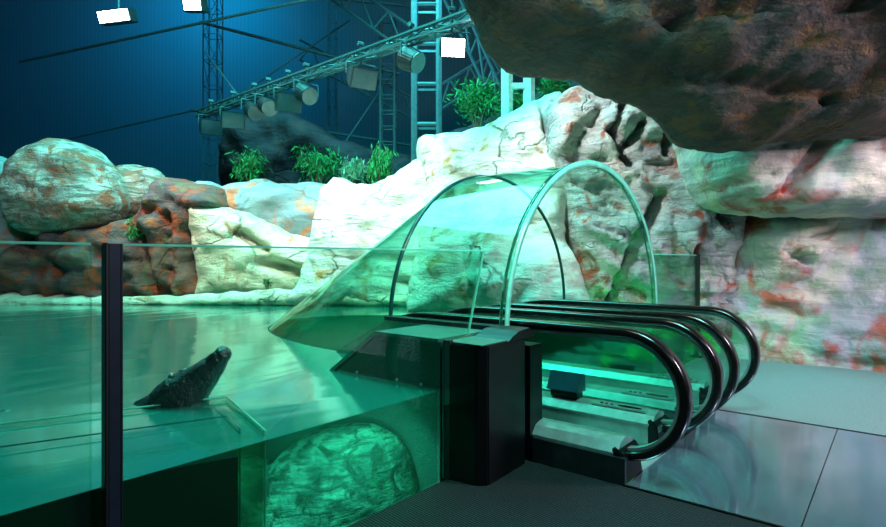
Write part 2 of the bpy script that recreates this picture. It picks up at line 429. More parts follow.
wl = obj('wall_left', bm, M['wallpanel'], None, False, 'structure')
wl.location = at(443, 260, 13) - RGT * 24 + UP * 3.5; wl.rotation_euler = (0, 0, R(YAW))
bm = NB(); box(bm, -30, 30, -32, 32, 0, .2)
cl = obj('ceiling', bm, M['ceil'], None, False, 'structure'); cl.location = (10, 10, 19.3); cl.rotation_euler = (0, 0, R(YAW))
# visitor floor, three coverings of one floor
bm = NB(); box(bm, -8, 3.57, -6, 2.39, -.3, 0); box(bm, 3.57, 6.0, -6, -.6, -.3, 0)
obj('floor', bm, M['carpet'], None, False, 'structure')
bm = NB(); box(bm, 6.0, 22, -6, 2.39, -.3, 0); obj('floor', bm, M['carpet2'], None, False, 'structure')
# pool bed
bm = NB(); box(bm, -8, 14, 2.46, 17, -2.1, -1.9); obj('pool_floor', bm, M['bed'], None, False, 'structure')

# ------------------------------------------------------------------ pool water with the notch where the tunnel stands
WZ = .59; SL = .52; Y2 = 3.6; TX0, TX1, TZ, TH = 3.58, 6.98, .93, 1.53
TC = (TX0 + TX1) / 2; TR = (TX1 - TX0) / 2
def tube_y(x):
    h = TH * math.sqrt(max(0, 1 - ((x - TC) / TR) ** 2)); return Y2 + (TZ - WZ + h) / SL
YF = 2.46
outl = [(-5, YF), (2.9, YF), (2.9, 3.60), (3.57, 3.60)]
N = 40
outl += [(TC - (TR + .02) * math.cos(math.pi * k / N), tube_y(TC - TR * math.cos(math.pi * k / N)) + .01) for k in range(N + 1)]
outl += [(7.0, YF), (9.4, YF), (9.4, 5), (11.5, 8), (5, 16), (-4, 16), (-6, 12)]
bm = NB()
top = [bm.verts.new((x, y, WZ)) for x, y in outl]; f = bm.faces.new(top)
bot = [bm.verts.new((x, y, -1.89)) for x, y in outl]
n = len(outl)
for i in range(n):
    j = (i + 1) % n
    if i in (0,) or (i >= 4 + N and i <= 4 + N + 1):
        q = bm.faces.new((top[i], bot[i], bot[j], top[j])); q.material_index = 1
f.material_index = 0
bmesh.ops.triangulate(bm, faces=[f])
o = obj('pool_water', bm, [M['wt'], M['ws']], None)
tag(o, 'still turquoise green water filling the glass fronted pool', 'water', None, 'stuff')

# ------------------------------------------------------------------ rock scenery
G1 = None
rock('rock_ledge', 'low pale rock shelf at the waterline below the far rocks', 'rock', [(-60, 296), (0, 294), (122, 296), (200, 294), (260, 290), (330, 288), (420, 292), (520, 296), (600, 300), (600, 312), (470, 311), (330, 307), (230, 308), (120, 309), (-60, 310)], 11.3, .35, M['cream'], round_=7, amp=.12, seed=3, skew=-.15)
rock('boulder', 'big pale rounded boulder with orange streaks at the far left of the pool', 'rock', [(18, 190), (30, 160), (60, 140), (90, 146), (106, 156), (118, 170), (126, 186), (128, 204), (122, 220), (110, 228), (85, 236), (50, 240), (25, 225)], 12.2, 1.0, M['oval'], seed=5, amp=.22, strata=.5)
rock('boulder', 'pale blue grey boulder at the left end of the far rocks', 'rock', [(-70, 300), (-70, 170), (-30, 150), (10, 160), (32, 190), (40, 240), (36, 300)], 12.4, .9, M['blue'], seed=6, amp=.25)
rock('boulder', 'rounded banded boulder with pink stripes beside the leftmost pale boulder', 'rock', [(112, 172), (126, 165), (146, 166), (160, 171), (168, 181), (167, 198), (160, 212), (150, 222), (132, 226), (114, 214)], 13.2, .8, M['oval'], seed=7, amp=.2, strata=.45)
rock('rock_outcrop', 'rugged red brown rocks with green moss behind the steel post', 'rock', [(30, 306), (34, 240), (60, 232), (100, 226), (124, 222), (146, 218), (160, 200), (168, 182), (180, 180), (206, 184), (226, 190), (236, 212), (215, 222), (208, 260), (212, 306)], 12.8, .8, M['red'], seed=8, amp=.65, facet=.9, step=3.5, dents=[(160, 240, 178, 290, 10, .4), (130, 255, 160, 262, 8, .3), (190, 220, 188, 300, 8, .35)])
rock('rock_slab', 'flat grey pink slab on top of the red brown rocks', 'rock', [(162, 186), (172, 181), (190, 181), (218, 184), (224, 190), (214, 197), (190, 196), (168, 194)], 13.2, .6, M['blue'], seed=9, amp=.15, round_=8)
rock('rock_outcrop', 'slate blue rock with orange patches behind the cream block', 'rock', [(212, 250), (216, 200), (222, 188), (240, 183), (262, 179), (284, 184), (304, 182), (324, 184), (344, 192), (356, 220), (356, 280), (240, 280)], 13.6, .8, M['blue'], seed=10, amp=.4)
rock('rock_outcrop', 'bright cream rock block with a flat top at the water, left of the white slope', 'rock', [(204, 300), (202, 270), (196, 240), (196, 212), (204, 204), (226, 205), (244, 210), (262, 220), (290, 232), (318, 240), (345, 240), (350, 300), (270, 304)], 12.6, .8, M['cream'], seed=11, amp=.36, strata=.35, facet=.6, step=3.5, dents=[(250, 235, 275, 250, 8, .35), (270, 262, 320, 272, 8, .4)])
rock('rock_cliff', 'white sunlit rock slope behind the left foot of the tunnel', 'rock', [(280, 304), (300, 284), (312, 250), (318, 215), (324, 190), (336, 179), (348, 180), (360, 185), (378, 184), (394, 176), (408, 166), (424, 158), (450, 160), (480, 200), (500, 306), (420, 310)], 12.2, 1.0, M['white'], seed=12, amp=.34, strata=.3, facet=.5, round_=28, lean=1.0, dents=[(330, 255, 420, 262, 5, .1), (400, 280, 460, 290, 6, .15), (430, 240, 445, 300, 6, .15)])
rock('rock_cliff', 'huge cracked white rock face rising behind the left half of the glass tunnel', 'rock', [(410, 312), (420, 230), (424, 190), (418, 160), (418, 142), (440, 137), (468, 134), (490, 126), (512, 114), (534, 104), (552, 99), (560, 112), (566, 150), (568, 200), (560, 240), (574, 270), (580, 316), (500, 318)], 11.0, 1.4, M['white'], seed=14, amp=.42, strata=.35, facet=.6, round_=40, lean=1.2, skew=-.8, step=4,
     dents=[(608, 108, 590, 150, 5, .45), (590, 150, 600, 178, 9, .5), (532, 118, 534, 146, 6, .35), (470, 165, 520, 172, 4, .12), (630, 200, 590, 262, 8, .5), (450, 200, 470, 290, 5, .15), (500, 230, 560, 226, 5, .12)])
rock('rock_cliff', 'grey pink rock with dark clefts and rusty patches behind the right half of the tunnel', 'rock', [(548, 325), (552, 260), (545, 200), (538, 160), (540, 120), (552, 101), (566, 94), (584, 91), (606, 89), (640, 94), (668, 98), (692, 110), (716, 150), (716, 240), (720, 325)], 10.2, .9, M['grey'], seed=15, amp=.6, strata=.45, facet=1.0, step=3, skew=-.6, dents=[(608, 106, 590, 148, 4, .4), (590, 148, 606, 172, 8, .45), (618, 140, 600, 168, 5, .35), (636, 205, 608, 250, 8, .55), (608, 250, 592, 300, 7, .5), (560, 190, 600, 215, 4, .2), (575, 230, 600, 240, 4, .2), (632, 110, 640, 165, 5, .5), (645, 120, 660, 175, 5, .3), (668, 195, 690, 230, 7, .4), (660, 250, 668, 262, 5, .3)])
rock('rock_cliff', 'pale rounded bulge of rock below the dark overhang at the right', 'rock', [(676, 140), (690, 120), (740, 110), (900, 100), (960, 130), (950, 215), (900, 218), (784, 218), (740, 216), (706, 208), (692, 190), (682, 166)], 7.8, .9, M['wall'], seed=17, amp=.4, strata=.35, round_=28, dents=[(784, 150, 748, 196, 9, .3), (700, 192, 730, 186, 6, .15)], skew=-.35)
rock('rock_cliff', 'mottled cream and red rock wall standing on the grey floor at the right', 'rock', [(688, 372), (690, 320), (698, 280), (704, 240), (700, 200), (720, 190), (800, 180), (960, 170), (980, 440), (880, 408), (800, 388), (740, 376)], 8.3, .8, M['wall'], seed=18, amp=.5, strata=.4, facet=.7, round_=30, skew=-.9, lean=.3, dents=[(735, 250, 760, 262, 6, .2), (745, 245, 784, 235, 6, .2)])
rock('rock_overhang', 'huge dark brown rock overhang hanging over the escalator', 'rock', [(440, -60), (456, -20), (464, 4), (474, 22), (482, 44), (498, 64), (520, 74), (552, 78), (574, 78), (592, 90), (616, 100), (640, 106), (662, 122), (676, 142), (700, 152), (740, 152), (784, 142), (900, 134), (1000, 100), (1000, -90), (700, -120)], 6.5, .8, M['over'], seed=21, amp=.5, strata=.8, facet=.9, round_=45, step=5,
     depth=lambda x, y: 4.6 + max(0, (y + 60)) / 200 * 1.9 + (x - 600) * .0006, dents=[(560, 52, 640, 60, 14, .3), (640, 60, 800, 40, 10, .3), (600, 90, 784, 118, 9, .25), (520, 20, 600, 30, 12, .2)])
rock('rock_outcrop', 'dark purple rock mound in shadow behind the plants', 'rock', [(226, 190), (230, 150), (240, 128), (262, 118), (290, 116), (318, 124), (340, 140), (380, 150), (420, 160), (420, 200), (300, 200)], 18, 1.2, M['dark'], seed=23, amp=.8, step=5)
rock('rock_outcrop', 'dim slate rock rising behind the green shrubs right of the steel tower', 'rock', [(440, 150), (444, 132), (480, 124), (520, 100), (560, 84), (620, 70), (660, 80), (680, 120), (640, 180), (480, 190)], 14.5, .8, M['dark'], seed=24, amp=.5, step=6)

# ------------------------------------------------------------------ rocks under water, near the front pane
boulder('submerged_rock', 'big scratched green boulder under water just behind the front glass', (2.44, 2.98, -.42), (.62, .36, .70), M['sub'], 31, .09, R(-8))
boulder('submerged_rock', 'green sunken rock between the acrylic box and the big scratched boulder', (2.02, 3.15, -.55), (.34, .45, .6), M['sub'], 32, .09)
boulder('submerged_rock', 'small pale sunken stone at the bottom edge in front of the big scratched boulder', (2.12, 2.66, -.42), (.30, .16, .22), M['sub'], 33, .05, 0, 4)
boulder('submerged_rock', 'dim green sunken rock in deep water behind the big scratched boulder', (2.2, 4.4, -1.1), (1.1, .7, .8), M['sub'], 34, .15)
boulder('submerged_rock', 'dark sunken rock deep behind the acrylic box', (.9, 4.6, -1.0), (.9, .6, .75), M['sub'], 35, .15)

# ------------------------------------------------------------------ front glass barrier
t = thing('glass_barrier', 'tall clear acrylic pane between the dark post and the escalator', 'glass panel', (.9, 2.42, 0))
bm = NB()
prism(bm, [(.88, 0), (2.92, 0), (2.92, .915), (3.20, .955), (3.395, 1.567), (.88, 1.56)], lambda p, y: (p[0] - .9, y, p[1]), -.012, .012)
obj('pane', bm, M['glass'], t)
bm = NB(); bar(bm, (-.02, 0, 1.562), (2.495, 0, 1.569), .007, 4); obj('top_edge', bm, M['edge'], t)
bm = NB(); bar(bm, (2.495, 0, 1.569), (2.30, 0, .957), .009, 6); obj('cut_edge', bm, M['edge'], t)
bm = NB(); bar(bm, (2.02, 0, .915), (2.02, 0, 0), .010, 6); obj('side_edge', bm, M['edge_dark'], t)
t = thing('glass_barrier', 'clear acrylic pane left of the dark post', 'glass panel', (-.5, 2.42, 0))
bm = NB(); box(bm, -6, 1.27, -.012, .012, 0, 1.56); obj('pane', bm, M['glass'], t)
bm = NB(); bar(bm, (-6, 0, 1.562), (1.27, 0, 1.562), .007, 4); obj('top_edge', bm, M['edge'], t)
t = thing('barrier_post', 'dark steel post holding the glass at the far left', 'post', (.84, 2.40, 0))
bm = NB(); box(bm, -.020, .026, -.018, .018, 0, 1.565); bev(bm, .003); obj('post_face', bm, M['post'], t)
bm = NB(); box(bm, -.034, -.021, -.026, .018, 0, 1.567); bev(bm, .003); obj('post_flange', bm, M['postdark'], t)
bm = NB(); box(bm, .0265, .032, -.018, .018, 0, 1.565); obj('gasket', bm, M['postdark'], t)
t = thing('glass_barrier', 'clear green pane standing right of the tunnel mouth', 'glass panel', (7.1, 2.42, 0))
bm = NB(); box(bm, 0, 1.93, -.012, .012, 0, 1.57); obj('pane', bm, M['tube'], t)
bm = NB(); bar(bm, (0, 0, 1.574), (1.93, 0, 1.574), .01, 4); obj('top_edge', bm, M['edge'], t)
t = thing('barrier_post', 'thin black post at the end of the right hand glass pane', 'post', (9.08, 2.42, 0))
bm = NB(); box(bm, -.035, .035, -.04, .04, 0, 1.6); bev(bm, .005); obj('post_shaft', bm, M['postdark'], t)
bm = NB(); box(bm, -.08, .08, -.08, .08, 0, .02); obj('foot_plate', bm, M['postdark'], t)

# ------------------------------------------------------------------ acrylic box in the pool under the crocodile
A_, B_, C_ = Vector((1.295, 3.56, 0)), Vector((1.85, 3.36, 0)), Vector((1.61, 2.54, 0))
u = (A_ - B_).normalized(); v = (C_ - B_).normalized()
bx = thing('acrylic_box', 'sunken clear acrylic box in the corner of the pool under the crocodile', 'box', (B_.x, B_.y, 0))
LV = (C_ - B_).length
def P2(a, b, z): q = u * a + v * b; return Vector((q.x, q.y, z))
def wallq(a0, b0, a1, b1, z0, z1):
    bm = NB(); q = [P2(a0, b0, z0), P2(a1, b0, z0), P2(a1, b1, z0), P2(a0, b1, z0)]
    w = [bm.verts.new(p) for p in q] + [bm.verts.new(p + UP * (z1 - z0)) for p in q]
    for f in ((0, 1, 2, 3), (7, 6, 5, 4), (0, 4, 5, 1), (1, 5, 6, 2), (2, 6, 7, 3), (3, 7, 4, 0)): bm.faces.new([w[i] for i in f])
    bmesh.ops.recalc_face_normals(bm, faces=bm.faces[:]); return bm
TOPZ = .612
def rim(pts, r=.006):
    bm = NB()
    for a, b in zip(pts[:-1], pts[1:]): bar(bm, a, b, r, 5)
    return bm
obj('side_wall', wallq(0, 0, .012, LV, -1.6, TOPZ), M['glass'], bx)
obj('front_wall', wallq(.012, LV - .012, 1.3, LV, -1.6, TOPZ), M['glass'], bx)
obj('back_wall', wallq(.012, 0, 1.3, .012, -1.6, TOPZ), M['glass'], bx)
obj('inner_wall', wallq(.10, .10, .11, LV - .1, -1.6, TOPZ - .02), M['glass'], bx)
obj('rim', rim([P2(1.3, 0, TOPZ), P2(0, 0, TOPZ), P2(0, LV, TOPZ), P2(0, LV, -1.6)]), M['edge'], bx)
obj('inner_rim', rim([P2(1.3, LV * .55, TOPZ), P2(.1, LV * .55, TOPZ), P2(.1, LV - .1, TOPZ), P2(.1, LV - .1, -.4)], .004), M['edge_dark'], bx)
bm = wallq(.12, .12, 1.3, LV - .06, -1.5, .48); obj('shade_core', bm, M['black'], bx)  # black solid added to stand in for the shade inside the box

# ------------------------------------------------------------------ crocodile
def croc():
    base = Vector((1.60, 3.62, .60)); tip = Vector((1.82, 3.29, .925))
    t = thing('crocodile', 'dark scaly crocodile raising its snout out of the water beside the acrylic box', 'crocodile', (base.x, base.y, WZ))
    O = Vector((base.x, base.y, WZ))
    # spine stations: point, half width, half height up, half height down
    tail = [(Vector((-.9, 5.4, .30)), .02, .02, .02), (Vector((-.2, 5.0, .35)), .08, .10, .09), (Vector((.45, 4.55, .42)), .17, .14, .16), (Vector((.9, 4.2, .44)), .22, .15, .19), (Vector((1.2, 3.98, .40)), .20, .14, .17), (Vector((1.42, 3.80, .39)), .16, .13, .14)]
    hd = [(s_, a_ * 1.2, b_ * 1.25, c_ * 1.2) for s_, a_, b_, c_ in [(0.0, .16, .085, .17), (.12, .155, .088, .165), (.25, .145, .085, .150), (.36, .128, .070, .125), (.48, .110, .058, .112), (.60, .094, .050, .096), (.72, .078, .042, .078), (.82, .066, .038, .062), (.90, .058, .038, .046), (.96, .054, .036, .036), (1.0, .028, .020, .018)]]
    st = tail + [(base.lerp(tip, s), a, b, c) for s, a, b, c in hd]
    # resample
    pts = []
    for i in range(len(st) - 1):
        m = 10 if i < 5 else 7
        for k in range(m):
            f = k / m; pts.append(tuple(st[i][j] * (1 - f) + st[i + 1][j] * f if j else st[i][0].lerp(st[i + 1][0], f) for j in range(4)))
    pts.append(st[-1])
    bm = NB(); NR = 28; rings = []
    for i, (p, a, b, c) in enumerate(pts):
        q0 = pts[max(0, i - 2)][0]; q1 = pts[min(len(pts) - 1, i + 2)][0]; tg = (q1 - q0).normalized()
        sd = tg.cross(UP).normalized(); up = sd.cross(tg).normalized(); ring = []
        for k in range(NR):
            th = 2 * math.pi * k / NR; cs, sn = math.cos(th), math.sin(th)
            rr = 1.0
            jaw = abs(sn + .12) < .12 and i > 52          # the mouth line
            if jaw: rr *= .90
            if sn > .3 and i < 62: rr *= 1 + (.10 if (k % 3 == 0 and i % 3 == 0) else 0)
            x = p + sd * (cs * a * rr) + up * (sn * (b if sn > 0 else c) * rr)
            nn = (sd * cs + up * sn)
            x += nn * (noise.noise(x * 26) * .007 + noise.noise(x * 9) * .008)
            ring.append(bm.verts.new(x - O))
        rings.append(ring)
    for r0, r1 in zip(rings[:-1], rings[1:]):
        for k in range(NR): bm.faces.new((r0[k], r0[(k + 1) % NR], r1[(k + 1) % NR], r1[k]))
    bm.faces.new(rings[0]); bm.faces.new(rings[-1])
    bmesh.ops.recalc_face_normals(bm, faces=bm.faces[:])
    obj('body', bm, M['croc'], t, True)
    tg = (tip - base).normalized(); sd = tg.cross(UP).normalized(); up = sd.cross(tg).normalized()
    for s in (-1, 1):
        bm = NB(); bmesh.ops.create_uvsphere(bm, u_segments=14, v_segments=10, radius=.030)
        for w in bm.verts: w.co = Vector((w.co.x, w.co.y, w.co.z * .9)) + base + tg * .15 + sd * (.055 * s) + up * .088 - O
        obj('eye_ridge', bm, M['croc'], t, True)
        bm = NB(); bmesh.ops.create_uvsphere(bm, u_segments=10, v_segments=8, radius=.012)
        for w in bm.verts: w.co = w.co + base + tg * .16 + sd * (.078 * s) + up * .098 - O
        obj('eye', bm, M['tooth'], t, True)
        bm = NB(); bmesh.ops.create_uvsphere(bm, u_segments=10, v_segments=8, radius=.014)
        for w in bm.verts: w.co = w.co + base + tg * ((tip - base).length * .93) + sd * (.020 * s) + up * .038 - O
        obj('nostril', bm, M['croc'], t, True)
    for k in range(7):
        p = base + tg * (.2 + k * .042) + sd * (.092 - k * .0045) - up * .012 - O
        bm = NB(); bar(bm, p, p - up * .012, .003, 5, .001); obj('tooth', bm, M['tooth'], t)
    for i in range(0, 14):      # crest of scutes along the neck and head
        j = 34 + i * 2; p, a, b, c = pts[j]
        for s in (-.35, .35):
            bm = NB(); q = p + sd * (a * s) + UP * (b * .9) - O
            bmesh.ops.create_cone(bm, cap_ends=True, segments=5, radius1=.018, radius2=.003, depth=.022)
            for w in bm.verts: w.co += q
            obj('scute', bm, M['croclight'], t)
croc()

# ------------------------------------------------------------------ trough beside the tunnel and black end block
t = thing('escalator_trough', 'dark green concrete trough wall with a pale ledge rising from the water beside the tunnel', 'wall', (2.9, 2.45, 0))
bm = NB(); prism(bm, [(.0, -1.8), (.0, .93), (.62, .93), (2.25, -.21), (2.25, -1.8)], lambda p, x: (x, p[0], p[1]), .02, .60)
obj('trough_wall', bm, M['concrete'], t)
bm = NB(); prism(bm, [(.0, .93), (.0, .955), (.64, .955), (1.25, .545), (1.25, .515), (.62, .93)], lambda p, x: (x, p[0], p[1]), 0, .60)
obj('ledge', bm, M['ledge'], t)
def kerb(name, x0, x1, parent=None, px=0, py=0):
    bm = NB(); prism(bm, [(2.1, -.1), (2.1, .965), (3.58, .965), (8.6, .965 - SL * 5.0), (8.6, -SL * 5 - .3), (3.5, -.1)], lambda p, x: (x - px, p[0] - py, p[1]), x0, x1)
    return bm
bm = NB()
prism(bm, [(-.25, .955), (-.25, .99), (1.15, .99), (1.15, .955)], lambda p, x: (x, p[0], p[1]), .60, .72)
obj('kerb', bm, M['postdark'], t)
bm = NB(); prism(bm, [(-.05, -.1), (-.05, .955), (1.15, .955), (6.1, .955 - SL * 4.95), (6.1, -SL * 4.9 - .3), (1.0, -.1)], lambda p, x: (x, p[0], p[1]), .62, .70)
obj('inner_wall', bm, M['green'], t)
# small bright bolts at the waterline of the trough
for yy in (2.62, 2.86, 3.3):
    bm = NB(); bmesh.ops.create_uvsphere(bm, u_segments=8, v_segments=6, radius=.012); 
    for w in bm.verts: w.co += Vector((.012, yy - 2.45, .615))
    obj('bolt', bm, M['whitepaint'], t)

t = thing('end_block', 'tall black box shaped pedestal beside the foot of the tunnel', 'pedestal', (2.95, 2.1, 0))
bm = NB(); prism(bm, [(-.03, .33), (-.03, .25), (.0, .06), (.05, .0), (.55, .02), (.62, .08), (.62, .33)], lambda p, z: (p[0], p[1], z), 0, .93); bev(bm, .008)
obj('pedestal_body', bm, M['black'], t)
bm = NB(); prism(bm, [(.30, .93), (.34, .955), (.44, .99), (.58, 1.0), (.64, .95), (.66, .93)], lambda p, y: (p[0], y, p[1]), .0, .30)
obj('cap', bm, M['black'], t)
bm = NB(); box(bm, .62, .80, .02, .30, 0, .86); obj('side_block', bm, M['black'], t)
bm = NB(); box(bm, .0, .44, .02, .33, .931, .937); obj('top_plate', bm, M['ledge'], t)
bm = NB(); box(bm, -.035, .0, .26, .32, 0, .95); obj('corner_strip', bm, M['postdark'], t)

# ------------------------------------------------------------------ glass tunnel
tn = thing('glass_tunnel', 'arched clear acrylic tunnel over the escalators running down into the pool', 'tunnel', (TC, 2.36, 0))
Y1 = 2.36
def arch(th, y, r=0, zoff=0):
    return Vector((-(TR + r) * math.cos(th), y - Y1, TZ + (TH + r) * math.sin(th) + zoff))
def shell(y0, y1, s, name):
    bm = NB(); A = []; NY = 12 if s else 3; NA = 64
    for j in range(NY + 1):
        y = y0 + (y1 - y0) * j / NY; A.append([bm.verts.new(arch(math.pi * k / NA, y, 0, -s * (y - y0))) for k in range(NA + 1)])
    for j in range(NY):
        for k in range(NA): bm.faces.new((A[j][k], A[j][k + 1], A[j + 1][k + 1], A[j + 1][k]))
    return obj(name, bm, M['tube'], tn, True)
shell(Y1, Y2, 0, 'level_shell'); shell(Y2, 9.2, SL, 'sloping_shell')
def ringobj(y, w, r, name, mat, s=0):
    bm = NB(); NA = 72
    pr = []
    for k in range(NA + 1):
        th = math.pi * k / NA
        pr.append([bm.verts.new(arch(th, y + dy, dr)) for dy, dr in ((-w / 2, -r), (w / 2, -r), (w / 2, r), (-w / 2, r))])
    for a, b in zip(pr[:-1], pr[1:]):
        for k in range(4): bm.faces.new((a[k], a[(k + 1) % 4], b[(k + 1) % 4], b[k]))
    bm.faces.new(pr[0]); bm.faces.new(pr[-1]); bmesh.ops.recalc_face_normals(bm, faces=bm.faces[:])
    return obj(name, bm, mat, tn, True)
ringobj(Y1, .046, .026, 'arch_ring', M['tube']); ringobj(Y1 - .028, .008, .030, 'ring_edge', M['edge']); ringobj(Y1 + .03, .008, .016, 'ring_edge', M['edge'])
ringobj(Y2, .03, .012, 'arch_joint', M['edge_dark'])
# right foot wall of acrylic with the water behind it
bm = NB(); prism(bm, [(Y1, 0), (Y1, TZ), (Y2, TZ), (9.2, TZ - SL * 5.6), (9.2, -SL * 5.6 - .5), (3.4, 0)], lambda p, x: (x - TC, p[0] - Y1, p[1]), TX1 - .005, TX1 + .005)
obj('side_pane', bm, M['glass'], tn)
bm = NB(); prism(bm, [(Y1, TZ), (Y1, TZ + .02), (Y2, TZ + .02), (9.2, TZ + .02 - SL * 5.6), (9.2, TZ - SL * 5.6), (Y2, TZ)], lambda p, x: (x - TC, p[0] - Y1, p[1]), TX1 - .02, TX1 + .03)
obj('side_rail', bm, M['edge_dark'], tn)

# ------------------------------------------------------------------ escalators
NC, NR_ = 1.485, .425         # newel centre along Y, radius of the handrail path
ZT, ZB = 1.0, .15
def rail_path(r=0.0, y_end=8.0, ystart=1.78):
    zc = (ZT + ZB) / 2; rad = NR_ + r; pts = [Vector((0, ystart, zc - rad))]
    for k in range(0, 33):
        th = -math.pi / 2 - math.pi * k / 32
        pts.append(Vector((0, NC + rad * math.cos(th), zc + rad * math.sin(th))))
    z = zc + rad
    for y in (1.9, 2.4, 2.9, 3.2): pts.append(Vector((0, y, z)))
    for k in range(1, 9):           # easing into the slope
        y = 3.2 + k * .1; pts.append(Vector((0, y, z - SL * (k * .1) ** 2 / 1.6)))
    z2 = z - SL * .4; pts.append(Vector((0, y_end, z2 - SL * (y_end - 4.0)))); return pts
def oval(a, b, n=14): return [(a * math.cos(2 * math.pi * k / n), b * math.sin(2 * math.pi * k / n)) for k in range(n)]
def step_z(y): return 0 if y < 3.4 else -SL * (y - 3.4)
DZ = .255
def deck_part(parent, x0, x1, inward, y0, black_side):
    """balustrade foot: sloped polished deck, inner skirt, cladding, black end cap, key switch"""
    yo = parent.location.y; xo = parent.location.x
    def rel(x, y, z): return (x - xo, y - yo, z)
    prof = [(x0 + .0, DZ - .06), (x0 + .05, DZ), (x0 + .12, DZ + .02), (x1 - .12, DZ + .02), (x1 - .05, DZ), (x1, DZ - .06)]
    prof += [(x1, DZ - .075), (x0, DZ - .075)]
    bm = NB(); prism(bm, prof, lambda p, y: rel(p[0], y, p[1] - (SL * (y - 3.6) if y > 3.6 else 0)), y0 + .06, 3.6)
    obj('deck', bm, M['steel'], parent)
    bm = NB(); prism(bm, [(y0 + .02, .0), (y0 + .02, DZ - .075), (3.6, DZ - .075), (8.0, DZ - .075 - SL * 4.4), (8.0, -SL * 4.4 - .3), (3.6, -.3), (3.6, 0)], lambda p, x: rel(x, p[0], p[1]), x0 + .012, x1 - .012)
    obj('skirt', bm, M['black'] if black_side else M['steel'], parent)
    bm = NB(); box(bm, x0 - .008 - xo, x1 + .008 - xo, y0 - yo, y0 + .10 - yo, 0, DZ - .02); 
    for vv in bm.verts:
        if vv.co.z > .1 and vv.co.y < y0 + .05 - yo: vv.co.y += .03; vv.co.z -= .03
    bev(bm, .012); obj('end_cap', bm, M['black'], parent)
def balustrade(parent, x, x0, x1, y0, black_side=False, far=8.0):
    xo, yo = parent.location.x, parent.location.y
    off = Vector((x - xo, -yo, 0))
    pth = [p + off for p in rail_path()]
    bm = NB(); prof = [(.060, -.022), (.066, .002), (.058, .024), (.040, .036), (-.040, .036), (-.058, .024), (-.066, .002), (-.060, -.022), (-.044, -.030), (.044, -.030)]
    sweep(bm, pth, [(a, -b) for a, b in prof]); obj('handrail', bm, M['rubber'], parent, True)
    bm = NB(); sweep(bm, [p + off for p in rail_path(-.040)], [(.034, -.016), (.034, .020), (-.034, .020), (-.034, -.016)]); obj('rail_guide', bm, M['steel'], parent)
    # glass
    r = -.04; zc = (ZT + ZB) / 2; q = [(p.y, p.z) for p in rail_path(r)]
    zb = q[-1][1] - .75
    poly = q + [(8.0, zb), (3.75, DZ - .05), (1.8, DZ - .05)]
    bm = NB(); prism(bm, poly, lambda p, t: (x - xo + t, p[0] - yo, p[1]), -.006, .006)
    obj('balustrade_glass', bm, M['tube'], parent)
    deck_part(parent, x0, x1, 0, y0, black_side)
    if black_side: return
    y0 -= .12
    bm = NB(); box(bm, x0 + .05 - xo, x1 - .12 - xo, y0 + .26 - yo, y0 + .72 - yo, DZ + .010, DZ + .024); sw = obj('switch_panel', bm, M['steel'], parent)
    bm = NB(); prism(bm, [(a * .10, b * .018) for a, b in [(math.cos(k * .449), math.sin(k * .449)) for k in range(14)]], lambda p, z: (x0 + .09 - xo + p[1], y0 + .40 - yo + p[0], z), DZ + .024, DZ + .032); obj('key_slot', bm, M['black'], sw)
    for k, mm in ((0, 'blue_dot'), (1, 'red_dot'), (2, 'steeldark')):
        bm = NB(); bmesh.ops.create_cone(bm, cap_ends=True, segments=12, radius1=.013, radius2=.012, depth=.008)
        for w in bm.verts: w.co += Vector((x0 + .085 - xo, y0 + .55 + k * .045 - yo, DZ + .028))
        obj('button', bm, M[mm], sw)
def escalator(label, ax, bx_, a0, a1, b0, b1, near):
    t = thing('escalator', label, 'escalator', (ax, 1.38, 0), 0, None)
    xo, yo = ax, 1.38
    balustrade(t, ax, a0, a1, 1.40, near); balustrade(t, bx_, b0, b1, 1.44)
    # comb plate and steps
    bm = NB(); box(bm, a1 - xo, b0 - xo, 1.40 - yo, 2.25 - yo, -.05, .012); obj('comb_plate', bm, M['steel'], t)
    for k in range(9):
        y0 = 2.26 + k * .4; z = 0 if k < 3 else -.2 * (k - 2.0)
        bm = NB(); box(bm, a1 + .004 - xo, b0 - .004 - xo, y0 - yo, y0 + .395 - yo, z - .22, z)
        ns = 14
        for j in range(ns):
            xx = a1 + (b0 - a1) * (j + .25) / ns - xo; box(bm, xx, xx + (b0 - a1) / ns * .5, y0 - yo, y0 + .39 - yo, z, z + .010)
        obj('step', bm, M['steeldark'], t)
    return t
escalator('nearer escalator with black rubber handrails beside the black pedestal', 3.75, 4.56, 3.60, 3.90, 4.40, 4.70, True)
escalator('farther escalator of the pair, next to the pane right of the tunnel', 5.10, 5.98, 4.95, 5.25, 5.85, 6.13, False)
# floor plate of polished ribbed steel in front of both
t = thing('landing_plate', 'shiny ribbed steel floor plate mirroring the handrail ends', 'floor plate', (3.57, -.6, 0))
bm = NB(); box(bm, .02, 2.41, .02, 2.0, -.1, .004); obj('plate', bm, M['plate'], t)
bm = NB(); box(bm, 0, .02, 0, 2.02, -.1, .008); box(bm, 2.41, 2.43, 0, 2.02, -.1, .008); obj('edge_strip', bm, M['black'], t)
bm = NB(); box(bm, .02, 2.41, 1.02, 1.026, .004, .006); obj('joint_line', bm, M['black'], t)
bm = NB(); box(bm, 4.72, 4.93, 1.42, 3.6, 0, .18); box(bm, 6.15, 6.96, 1.42, 3.6, -.02, .02); box(bm, 3.57, 3.6, 1.4, 2.1, 0, .18)
o = obj('filler_panel', bm, M['steeldark']); tag(o, 'dull steel filler panels on the floor between and beside the escalators', 'floor panel', None, 'structure')
